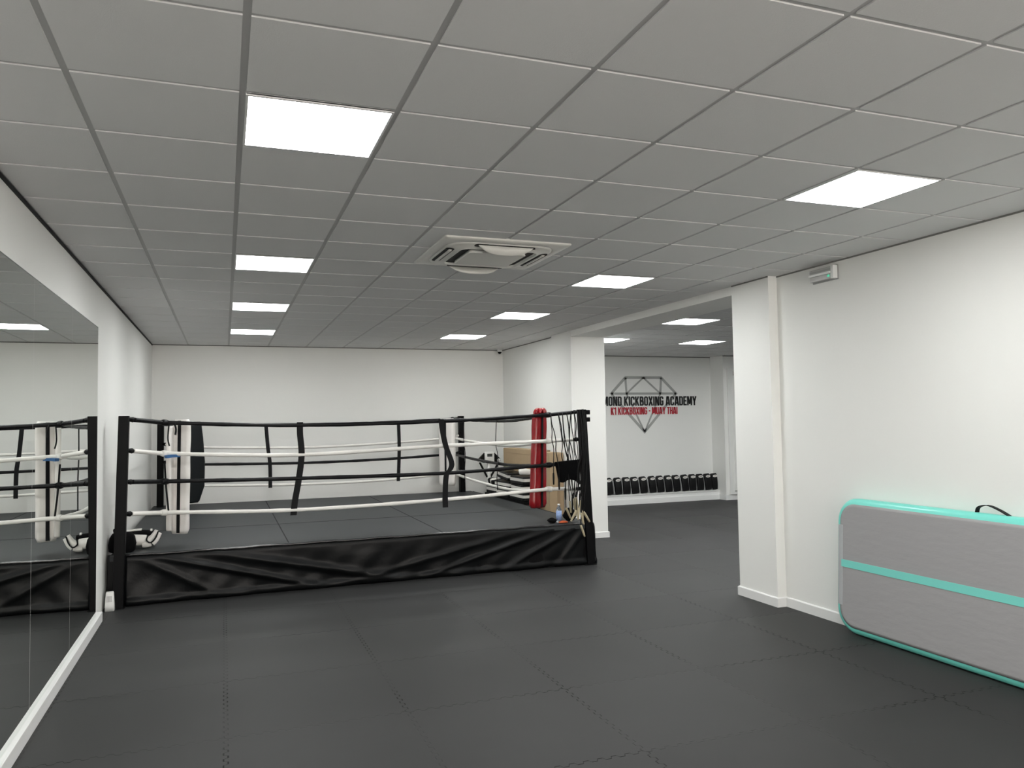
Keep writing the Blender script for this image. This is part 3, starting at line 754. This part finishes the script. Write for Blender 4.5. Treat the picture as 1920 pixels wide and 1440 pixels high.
# tufted knot on top of the red pad
bm = bmesh.new()
for k in range(7):
    a = k*0.9; tube(bm, smooth_path([(3.595+0.07*math.cos(a), 8.76+0.04*math.sin(a), Z(0.085)), (3.60+0.05*math.cos(a), 8.76+0.03*math.sin(a), Z(0.125)), (3.605, 8.76, Z(0.118))]), 0.022, 8)
mesh_obj('gathered_top', bm, PADR, rp)
corner_pad(3.49, 12.60, -PI/4-0.05, Z(-1.06), Z(0.055), 0.30, 0.10, PADW, 'white vinyl corner pad of the far corner')
# dark pad of the far left corner, tapering below
M = Matrix.Translation((-0.42, 12.36, 0)) @ Matrix.Rotation(PI/4-0.2, 4, 'Z')
bm = bmesh.new(); loops = []
for u, wd, sh in ((0, 0.17, -0.03), (0.02, 0.20, -0.02), (0.2, 0.32, 0.0), (0.5, 0.33, 0.0), (0.8, 0.29, -0.01), (0.98, 0.25, -0.02), (1, 0.22, -0.02)):
    loops.append([M @ Vector((x+sh, y_, Z(-1.12)+u*1.18)) for x, y_ in rrect(wd, 0.12, 0.04, 4)])
loft(bm, loops); o = mesh_obj('corner_pad', bm, PADB, ring); o['label'] = 'dark vinyl corner pad tapering at its foot'
# rollers bolted on the near right post head
bm = bmesh.new()
for zz in (0.085, -0.0):
    tube(bm, [(4.0, 8.33, Z(zz)), (4.035, 8.325, Z(zz)), (4.05, 8.32, Z(zz))], 0.026, 10)
mesh_obj('rope_tensioner', bm, BLK, ring)

# ------------------------------------------------------------------ skipping ropes at the near right post
def handle(bm, p, d, L=0.125, r=0.0125):
    p = Vector(p); d = Vector(d).normalized()
    tube(bm, [p, p+d*0.01, p+d*L*0.3, p+d*L*0.55, p+d*L*0.95, p+d*L], lambda t_: r*(0.7+0.35*math.sin(PI*min(1, t_*1.1))), 10)
sk_lab = ['skipping rope with pale wooden handles hanging lowest on the near right ring post',
          'skipping rope hanging on the near right ring post, handle tilted to the left',
          'skipping rope hanging on the near right post, handles straight down mid tangle',
          'skipping rope hanging on the near right post, one handle tilted right',
          'skipping rope draped over the top rope nearest the red corner pad, dark grips',
          'skipping rope draped over the top rope halfway between the red pad and the post',
          'skipping rope draped over the top rope beside the post, ends behind the black cloth',
          'thin skipping rope draped over the top rope with a wooden handle by the water bottle',
          'skipping rope draped over the top rope left of the tangle, mixed handles',
          'skipping rope knotted into the tangle just left of the near right post']
def skipping_rope(k, xt, yt, zt, ends, wob=0.012):
    t = thing('skipping_rope', sk_lab[k], 'skipping rope', (xt, yt, zt), group='skipping ropes hung on the ring')
    (e1, d1), (e2, d2) = ends
    rnd = random.Random(k)
    def leg(e):
        P = []
        n = 7
        for i in range(1, n+1):
            u = i/n
            P.append((xt+(e[0]-xt)*u + rnd.uniform(-wob, wob)*(i < n), yt+(e[1]-yt)*min(1, u*2.5) + rnd.uniform(-0.004, 0.004), zt+(e[2]-zt)*u))
        return P
    P = leg(e1)[::-1] + [(xt, yt+0.012, zt+0.012)] + leg(e2)
    bm = bmesh.new(); tube(bm, smooth_path(P, 5), 0.0055, 6); mesh_obj('cord', bm, SKIN, t)
    for e, d_ in ends:
        if d_ is None:
            bm = bmesh.new(); handle(bm, e, (0, 0, -1), 0.14, 0.011); mesh_obj('handle', bm, PLD, t)
        else:
            bm = bmesh.new(); handle(bm, e, d_, 0.14, 0.0135); mesh_obj('handle', bm, WOOD, t)
yk = 8.235
skipping_rope(0, 3.90, yk+0.03, Z(0.10), (((3.79, 8.12, Z(-1.00)), (-0.1, 0, -1)), ((3.81, 8.12, Z(-1.20)), (0.35, 0, -1))))
skipping_rope(1, 3.87, yk+0.03, Z(0.09), (((3.765, 8.13, Z(-0.88)), (0.1, 0, -1)), ((3.76, 8.12, Z(-1.03)), (-0.6, 0, -1))))
skipping_rope(2, 3.93, yk+0.03, Z(0.11), (((3.82, 8.14, Z(-0.92)), (0.05, 0, -1)), ((3.815, 8.12, Z(-1.06)), (0.25, 0, -1))))
skipping_rope(3, 3.945, yk+0.03, Z(0.11), (((3.845, 8.14, Z(-1.04)), (0.0, 0, -1)), ((3.85, 8.12, Z(-1.05)), (0.6, 0, -1))))
skipping_rope(4, 3.63, 8.50, Z(0.06), (((3.635, 8.47, Z(-0.62)), None), ((3.70, 8.46, Z(-0.68)), None)))
skipping_rope(5, 3.71, 8.46, Z(0.065), (((3.77, 8.44, Z(-0.80)), None), ((3.86, 8.42, Z(-0.86)), None)), 0.016)
skipping_rope(6, 3.79, 8.40, Z(0.075), (((3.84, 8.36, Z(-0.92)), (0.1, 0, -1)), ((3.87, 8.36, Z(-0.98)), (-0.1, 0, -1))), 0.016)
skipping_rope(7, 3.83, 8.36, Z(0.08), (((3.765, 8.42, Z(-1.03)), (0.45, 0, -1)), ((3.86, 8.34, Z(-0.93)), (0.1, 0, -1))), 0.016)
skipping_rope(8, 3.75, 8.43, Z(0.07), (((3.80, 8.39, Z(-0.95)), (0.1, 0, -1)), ((3.83, 8.38, Z(-0.90)), None)), 0.018)
skipping_rope(9, 3.85, 8.32, Z(0.085), (((3.85, 8.28, Z(-0.98)), (-0.2, 0, -1)), ((3.88, 8.28, Z(-0.86)), None)), 0.018)

# black cloth thrown over the third rope
bm = bmesh.new(); V = []
nx, nz = 14, 14
for i in range(nx+1):
    col = []
    for j in range(nz+1):
        s, u = i/nx, j/nz
        x = 3.665+0.22*s + 0.06*(1-s)*u ; y = 8.53-0.23*s
        a = CORN['FR'][2]; z = Z(-0.515) + 0.035*s - 0.02 - u*(0.235 + 0.012*math.sin(s*9)+0.05*max(0, s-0.8)/0.2)
        y += -0.028 + 0.012*math.sin(s*14+u*2)*u
        col.append(bm.verts.new((x, y, z+0.04)))
    V.append(col)
for i in range(nx):
    for j in range(nz):
        bm.faces.new((V[i][j], V[i+1][j], V[i+1][j+1], V[i][j+1])).smooth = True
o = tag(mesh_obj('hanging_cloth', bm, CLOTH), 'black cloth hung over the third ring rope beside the near right post', 'cloth')
md = o.modifiers.new('thickness', 'SOLIDIFY'); md.thickness = 0.010

# ------------------------------------------------------------------ things on the canvas at the near right corner
bx, by = 3.715, 8.52
t = thing('water_bottle', 'clear plastic water bottle with blue label on the ring edge', 'bottle', (bx, by, PZ))
bm = bmesh.new(); lathe(bm, [(0.029, 0), (0.033, 0.006), (0.033, 0.14), (0.030, 0.155), (0.016, 0.185), (0.0135, 0.19), (0.0135, 0.20)], (bx, by, PZ+0.001)); mesh_obj('body', bm, PET, t)
bm = bmesh.new(); lathe(bm, [(0.0345, 0.025), (0.0345, 0.135)], (bx, by, PZ), 20); mesh_obj('label_sleeve', bm, BLUEL, t)
bm = bmesh.new(); lathe(bm, [(0.016, 0.198), (0.016, 0.215), (0.014, 0.217)], (bx, by, PZ)); mesh_obj('cap', bm, PLW, t)
def lump(name, c, r, m, label, cat, seed=1, sub=3, amp=0.12, group=None):
    bm = bmesh.new(); bmesh.ops.create_icosphere(bm, subdivisions=sub, radius=1)
    rnd = random.Random(seed); ph = [rnd.uniform(0, 6) for _ in range(6)]
    for v in bm.verts:
        n = v.co.copy(); k = 1+amp*(math.sin(n.x*4+ph[0])+math.sin(n.y*5+ph[1])+math.sin(n.z*6+ph[2]))*0.6
        v.co = Vector((c[0]+n.x*r[0]*k, c[1]+n.y*r[1]*k, c[2]+max(n.z, -0.75)*r[2]*k))
    for f in bm.faces: f.smooth = True
    zmin = min(v.co.z for v in bm.verts)
    for v in bm.verts: v.co.z += c[2]-r[2]*0.75 - zmin
    return tag(mesh_obj(name, bm, m), label, cat, group)
lump('drawstring_bag', (3.85, 8.52, PZ+0.068), (0.085, 0.075, 0.08), CLOTH, 'slumped black drawstring bag on the ring corner behind the water bottle', 'bag', 3)
# coiled red-orange hand wrap
bm = bmesh.new()
pts = [(3.73+0.055*math.cos(a*0.9)*(1-a/40), 8.43+0.03*math.sin(a*0.9)*(1-a/40), PZ+0.009+0.0006*a) for a in range(0, 26)]
tube(bm, smooth_path(pts, 3), 0.007, 6)
tag(mesh_obj('hand_wrap', bm, REDO), 'orange red coiled hand wrap on the ring edge below the bottle', 'hand wrap')
lump('folded_glove', (3.62, 8.50, PZ+0.026), (0.06, 0.05, 0.03), CLOTH, 'flattened black training glove on the canvas left of the bottle', 'glove', 8)

# ------------------------------------------------------------------ things at the near left corner
# black fabric bag squeezed between wall and post
bm = bmesh.new(); loops = []
for u, wx, wy in ((0, 0.18, 0.20), (0.05, 0.22, 0.24), (0.4, 0.235, 0.25), (0.75, 0.22, 0.23), (0.95, 0.18, 0.16), (1, 0.12, 0.1)):
    loops.append([(-0.925+x*(1+0.03*math.sin(u*9+x*30)), 8.47+y_, PZ+0.001+u*0.185) for x, y_ in rrect(wx, wy, min(wx, wy)*0.35, 5)])
loft(bm, loops)
tube(bm, smooth_path([(-0.985, 8.45, PZ+0.16), (-0.995, 8.45, PZ+0.22), (-0.965, 8.46, PZ+0.17)]), 0.010, 6)
tag(mesh_obj('gym_bag', bm, CLOTH), 'black fabric gym bag on the ring corner between post and left wall', 'bag')
def shin_guard():
    t = thing('shin_guard', 'white shin guard with black edging lying behind the near left ring post', 'shin guard', (-0.765, 8.62, PZ))
    def seg(name, pts, rad, m, parent=t, z=1.0):
        bm = bmesh.new(); tube(bm, smooth_path(pts, 5), rad, 12)
        for v in bm.verts: pass
        return mesh_obj(name, bm, m, parent)
    seg('shin_plate', [(-0.875, 8.66, PZ+0.085), (-0.845, 8.60, PZ+0.088), (-0.725, 8.60, PZ+0.080)], lambda u: 0.060-0.008*u, SHW)
    seg('instep_plate', [(-0.760, 8.58, PZ+0.042), (-0.715, 8.58, PZ+0.046), (-0.680, 8.58, PZ+0.052)], lambda u: 0.030+0.006*math.sin(PI*u), SHW)
    seg('toe_plate', [(-0.705, 8.585, PZ+0.078), (-0.665, 8.585, PZ+0.115), (-0.630, 8.585, PZ+0.175)], lambda u: 0.030*(1-0.55*u)+0.004, SHW)
    seg('foot_plate', [(-0.670, 8.60, PZ+0.050), (-0.635, 8.60, PZ+0.080), (-0.600, 8.60, PZ+0.145)], lambda u: 0.028*(1-0.5*u)+0.004, SHW)
    seg('edging', [(-0.710, 8.565, PZ+0.125), (-0.717, 8.54, PZ+0.085), (-0.680, 8.53, PZ+0.062), (-0.640, 8.555, PZ+0.10), (-0.615, 8.575, PZ+0.165)], 0.007, STRAP)
    seg('backing', [(-0.85, 8.70, PZ+0.080), (-0.805, 8.645, PZ+0.085), (-0.675, 8.64, PZ+0.068)], lambda u: 0.066-0.02*u, CLOTH)
    return t
shin_guard()
def shin_guard_rear():
    t = thing('shin_guard', 'white topped shin guard with black straps lying behind the other shin guard', 'shin guard', (-0.770, 8.86, PZ))
    bm = bmesh.new(); tube(bm, smooth_path([(-0.930, 8.85, PZ+0.085), (-0.790, 8.85, PZ+0.09), (-0.670, 8.85, PZ+0.075)]), 0.066, 10); mesh_obj('backing', bm, CLOTH, t)
    bm = bmesh.new(); tube(bm, smooth_path([(-0.940, 8.85, PZ+0.145), (-0.810, 8.85, PZ+0.152), (-0.790, 8.85, PZ+0.152)]), 0.018, 8); mesh_obj('shin_plate', bm, SHW, t)
    bm = bmesh.new(); tube(bm, [(-0.710, 8.85, PZ+0.142), (-0.690, 8.85, PZ+0.142)], 0.020, 8); mesh_obj('buckle', bm, SHW, t)
shin_guard_rear()
# white slotted plastic box on the floor by the wall
t = thing('plastic_box', 'small white slotted plastic box on the floor between mirror end and ring post', 'plastic box', (-0.98, 8.12, 0))
bm = bmesh.new()
loft(bm, [[(-0.985+x, 8.10+y_, z) for x, y_ in rrect(w_, d_, 0.012, 3)] for w_, d_, z in ((0.080, 0.07, 0.001), (0.078, 0.068, 0.05), (0.066, 0.055, 0.165), (0.058, 0.046, 0.175))])
mesh_obj('case', bm, PLW, t)
bm = bmesh.new()
for k in range(5): box(bm, (-1.006+k*0.009, 8.068, 0.055), (-1.002+k*0.009, 8.085, 0.140))
mesh_obj('slots', bm, PLG, t)

# ------------------------------------------------------------------ gear behind the right side of the ring
box_ = thing('cardboard_box', 'large flat brown cardboard box standing upright against the right wall', 'cardboard box', (4.52, 11.5, 0))
bm = bmesh.new(); box(bm, (4.42, 10.86, 0.001), (4.615, 12.42, Z(-0.455)), bev=0.004)
mesh_obj('carton', bm, CARD, box_)
bm = bmesh.new(); box(bm, (4.415, 10.858, Z(-0.53)), (4.4195, 12.40, Z(-0.525))); box(bm, (4.50, 10.853, 0.02), (4.545, 10.8595, Z(-0.46)))
mesh_obj('flap_edge', bm, mat('cardboard_edge', (0.36, 0.26, 0.16), 0.9), box_)
b2 = thing('cardboard_box', 'narrow brown cardboard carton standing beside the far pillar', 'cardboard box', (4.5, 10.6, 0))
bm = bmesh.new(); box(bm, (4.40, 10.40, 0.001), (4.62, 10.84, Z(-0.475)), bev=0.004); mesh_obj('carton', bm, CARD, b2)
bm = bmesh.new(); box(bm, (4.52, 10.395, 0.02), (4.56, 10.3995, Z(-0.5))); mesh_obj('flap_edge', bm, MATS['cardboard_edge'], b2)

# low black storage bench carrying the shields
t = thing('storage_bench', 'low black storage bench between the ring and the right wall', 'bench', (4.25, 11.3, 0))
bm = bmesh.new(); box(bm, (4.10, 10.66, 0.46), (4.385, 12.48, 0.50), bev=0.004); mesh_obj('top', bm, BLK, t)
for x in (4.12, 4.33):
    for y in (10.70, 12.40): simple('leg', (x, y, 0.001), (x+0.035, y+0.035, 0.46), BLK, t)
simple('front_panel', (4.105, 10.74, 0.10), (4.115, 12.40, 0.46), BLK, t)
def shield(c, size, rz, label, tiltx=0.0, white=True):
    t = thing('kick_shield', label, 'kick shield', c, (0, 0, 0), 'kick shields piled beside the ring', world=False)
    t.location = c; t.rotation_euler = (tiltx, 0, rz)
    wx, wy, hz = size
    bm = bmesh.new()
    def rr(w_, h_, z): return [(x, y_, z) for x, y_ in rrect(w_, h_, 0.035, 4)]
    loft(bm, [rr(wx-0.02, wy-0.02, 0), rr(wx, wy, 0.012), rr(wx, wy, hz*0.42)], smooth=False); mesh_obj('cushion', bm, VINYL, t)
    bm = bmesh.new(); loft(bm, [rr(wx+0.004, wy+0.004, hz*0.42), rr(wx+0.004, wy+0.004, hz*0.78)], smooth=False); mesh_obj('side_band', bm, SHW, t)
    bm = bmesh.new(); loft(bm, [rr(wx, wy, hz*0.78), rr(wx, wy, hz-0.01), rr(wx-0.02, wy-0.02, hz)], smooth=False); mesh_obj('cover', bm, VINYL, t)
shield((4.235, 10.99, 0.501), (0.27, 0.56, 0.115), 0.03, 'black kick shield with white band, lowest of the pile behind the red pad')
shield((4.24, 11.00, 0.617), (0.27, 0.54, 0.12), -0.05, 'black kick shield with white band, middle of the pile behind the red pad')
shield((4.235, 10.98, 0.738), (0.26, 0.54, 0.12), 0.04, 'black kick shield with white band, topmost of the pile behind the red pad')
shield((4.24, 11.62, 0.501), (0.27, 0.60, 0.12), 0.0, 'black kick shield with white band, lowest of the pile beside the cardboard box')
shield((4.24, 11.66, 0.623), (0.26, 0.62, 0.12), 0.06, 'black kick shield with white band, middle of the pile beside the cardboard box')
shield((4.235, 11.62, 0.775), (0.25, 0.58, 0.115), -0.04, 'black kick shield tilted on top of the pile beside the cardboard box', 0.06)
shield((4.24, 12.21, 0.501), (0.26, 0.46, 0.13), 0.02, 'black kick shield lying alone at the far end of the black bench')
def glove(c, rz, label, SHW=SHW):
    t = thing('boxing_glove', label, 'boxing glove', c, (0, 0, 0), 'boxing gloves beside the ring', world=False)
    t.location = c; t.rotation_euler = (0, 0, rz)
    bm = bmesh.new(); tube(bm, smooth_path([(0, -0.10, 0.05), (0, -0.03, 0.055), (0, 0.05, 0.06), (0, 0.10, 0.05)]), lambda u: 0.034+0.022*math.sin(PI*min(1, u*0.95+0.05))**0.7*(0.5+u*0.6), 12); mesh_obj('fist', bm, SHW, t)
    bm = bmesh.new(); tube(bm, smooth_path([(0.04, -0.03, 0.055), (0.055, 0.02, 0.065), (0.035, 0.055, 0.07)]), 0.018, 8); mesh_obj('thumb', bm, SHW, t)
    bm = bmesh.new(); tube(bm, [(0, -0.15, 0.048), (0, -0.10, 0.05)], 0.038, 12); mesh_obj('cuff', bm, STRAP, t)
glove((4.245, 10.95, 0.860), 1.2, 'white boxing glove with black cuff on top of the pile behind the red pad')

glove((4.23, 12.37, 0.642), 1.57, 'black boxing glove at the far end of the bench, left of the white console', MATS['black_vinyl'])
glove((4.22, 12.225, 0.642), 1.5, 'white boxing glove at the far end of the bench below the console')
glove((4.24, 12.08, 0.642), -1.6, 'black boxing glove at the far end of the bench, nearest the shield pile', MATS['black_vinyl'])

def exercise_machine():
    t = thing('exercise_machine', 'white and black exercise machine with a grey display in the far right corner', 'exercise machine', (4.30, 12.72, 0))
    x, y = 4.235, 12.66
    bm = bmesh.new(); loft(bm, [[(x+a, y-0.03+b, zz) for a, b in rrect(w_, 0.06, 0.015, 3)] for w_, zz in ((0.15, Z(-0.71)), (0.17, Z(-0.69)), (0.175, Z(-0.54)), (0.14, Z(-0.525)))])
    con = mesh_obj('console', bm, PLW, t)
    simple('display', (x-0.045, y-0.064, Z(-0.605)), (x+0.045, y-0.059, Z(-0.555)), SCREEN, con)
    for s in (-1, 1):
        bm = bmesh.new()
        A = [(x+s*0.09, Z(-0.54)), (x+s*0.09, Z(-0.71)), (x+s*0.20, Z(-0.68)), (x+s*0.19, Z(-0.64))]
        loft(bm, [[(p[0], y-0.05, p[1]) for p in A], [(p[0], y, p[1]) for p in A]], smooth=False); mesh_obj('side_arm', bm, PLD, t)
        bm = bmesh.new(); lathe(bm, [(0.005, -0.03), (0.026, -0.018), (0.030, 0), (0.026, 0.018), (0.005, 0.03)], (x+s*0.165, y-0.05, Z(-0.67)), 12); mesh_obj('knob', bm, PLW, t)
        bm = bmesh.new(); tube(bm, smooth_path([(x+s*0.17, y-0.03, Z(-0.70)), (x+s*0.10, y-0.02, Z(-0.83)), (x+s*0.03, y, Z(-0.95))]), 0.018, 8); mesh_obj('arm_tube', bm, PLD, t)
    bm = bmesh.new(); tube(bm, [(x, y-0.01, 0.05), (x, y-0.01, Z(-0.70))], 0.030, 10); mesh_obj('column', bm, PLW, t)
    simple('base', (x-0.13, y-0.06, 0.001), (x+0.18, y+0.30, 0.07), PLD, t, bev=0.01)
    return t
exercise_machine()
lump('headguard', (4.22, 11.62, 0.905+0.05), (0.08, 0.09, 0.055), mat('mottled_camouflage', (0.25, 0.27, 0.18), 0.8, var=0.8, vscale=30), 'mottled green padded headguard on the shield pile beside the cardboard box', 'headguard', 5)

# ------------------------------------------------------------------ inflatable air track leaning on the right wall
def air_track():
    t = thing('inflatable_air_track', 'grey inflatable tumbling mat with teal sides leaning on the right wall', 'gym mat', (4.60, 3.5, 0))
    Lg, Hh, th = 3.0, 1.035, 0.10
    # local frame: u along the wall (towards the camera), v up the face, w away from the wall
    base = Vector((4.640, 4.985, 0.004)); up = Vector((0.050, 0, 1)).normalized(); al = Vector((0.003, -1, 0)).normalized()
    out = Vector((-1, 0, 0.050)).normalized()
    def P(u, v, w_): return base + al*u + up*v + out*w_
    def outline(ins, w_, k=8):
        r = max(0.19-ins, 0.02)
        return [P(Lg/2+a, Hh/2+b, w_) for a, b in rrect(Lg-2*ins, Hh-2*ins, r, k)]
    bm = bmesh.new()
    loft(bm, [outline(0.03, 0.0), outline(0.008, 0.010), outline(0.0, 0.03), outline(0.0, 0.07), outline(0.010, 0.086), outline(0.030, 0.095), outline(0.046, 0.0985)], cap1=False)
    mesh_obj('side_wall', bm, TEAL, t)
    bm = bmesh.new(); loft(bm, [outline(0.045, 0.0975), outline(0.044, 0.0995), outline(0.065, 0.102)], cap0=False)
    mesh_obj('face_panel', bm, AGREY, t)
    def strip(bm, rows):
        # rows: closed cross sections (u, v, w) swept into a thin prism
        loft(bm, [[P(*q) for q in rw] for rw in rows], smooth=False)
    bm = bmesh.new()
    v0, v1 = 0.497, 0.553
    strip(bm, [[(u, v0, 0.101), (u, v1, 0.101), (u, v1, 0.105), (u, v0, 0.105)] for u in (0.062, 1.0, 2.0, Lg-0.062)])
    mesh_obj('centre_stripe', bm, TEALS, t)
    bm = bmesh.new()
    strip(bm, [[(0.020, v, 0.088), (0.075, v, 0.101), (0.075, v, 0.105), (0.045, v, 0.1035), (0.020, v, 0.0945)] for v in (0.20, 0.5, 0.82)])
    mesh_obj('seam_tape', bm, AGREYL, t)
    # carrying handle on the top edge
    bm = bmesh.new()
    pts = [P(1.20, Hh-0.004, 0.05), P(1.215, Hh+0.035, 0.05), P(1.28, Hh+0.052, 0.05), P(1.36, Hh+0.03, 0.05), P(1.43, Hh-0.002, 0.05)]
    ribbon(bm, smooth_path(pts, 6), out, 0.035, 0.005); mesh_obj('carry_handle', bm, STRAP, t)
air_track()
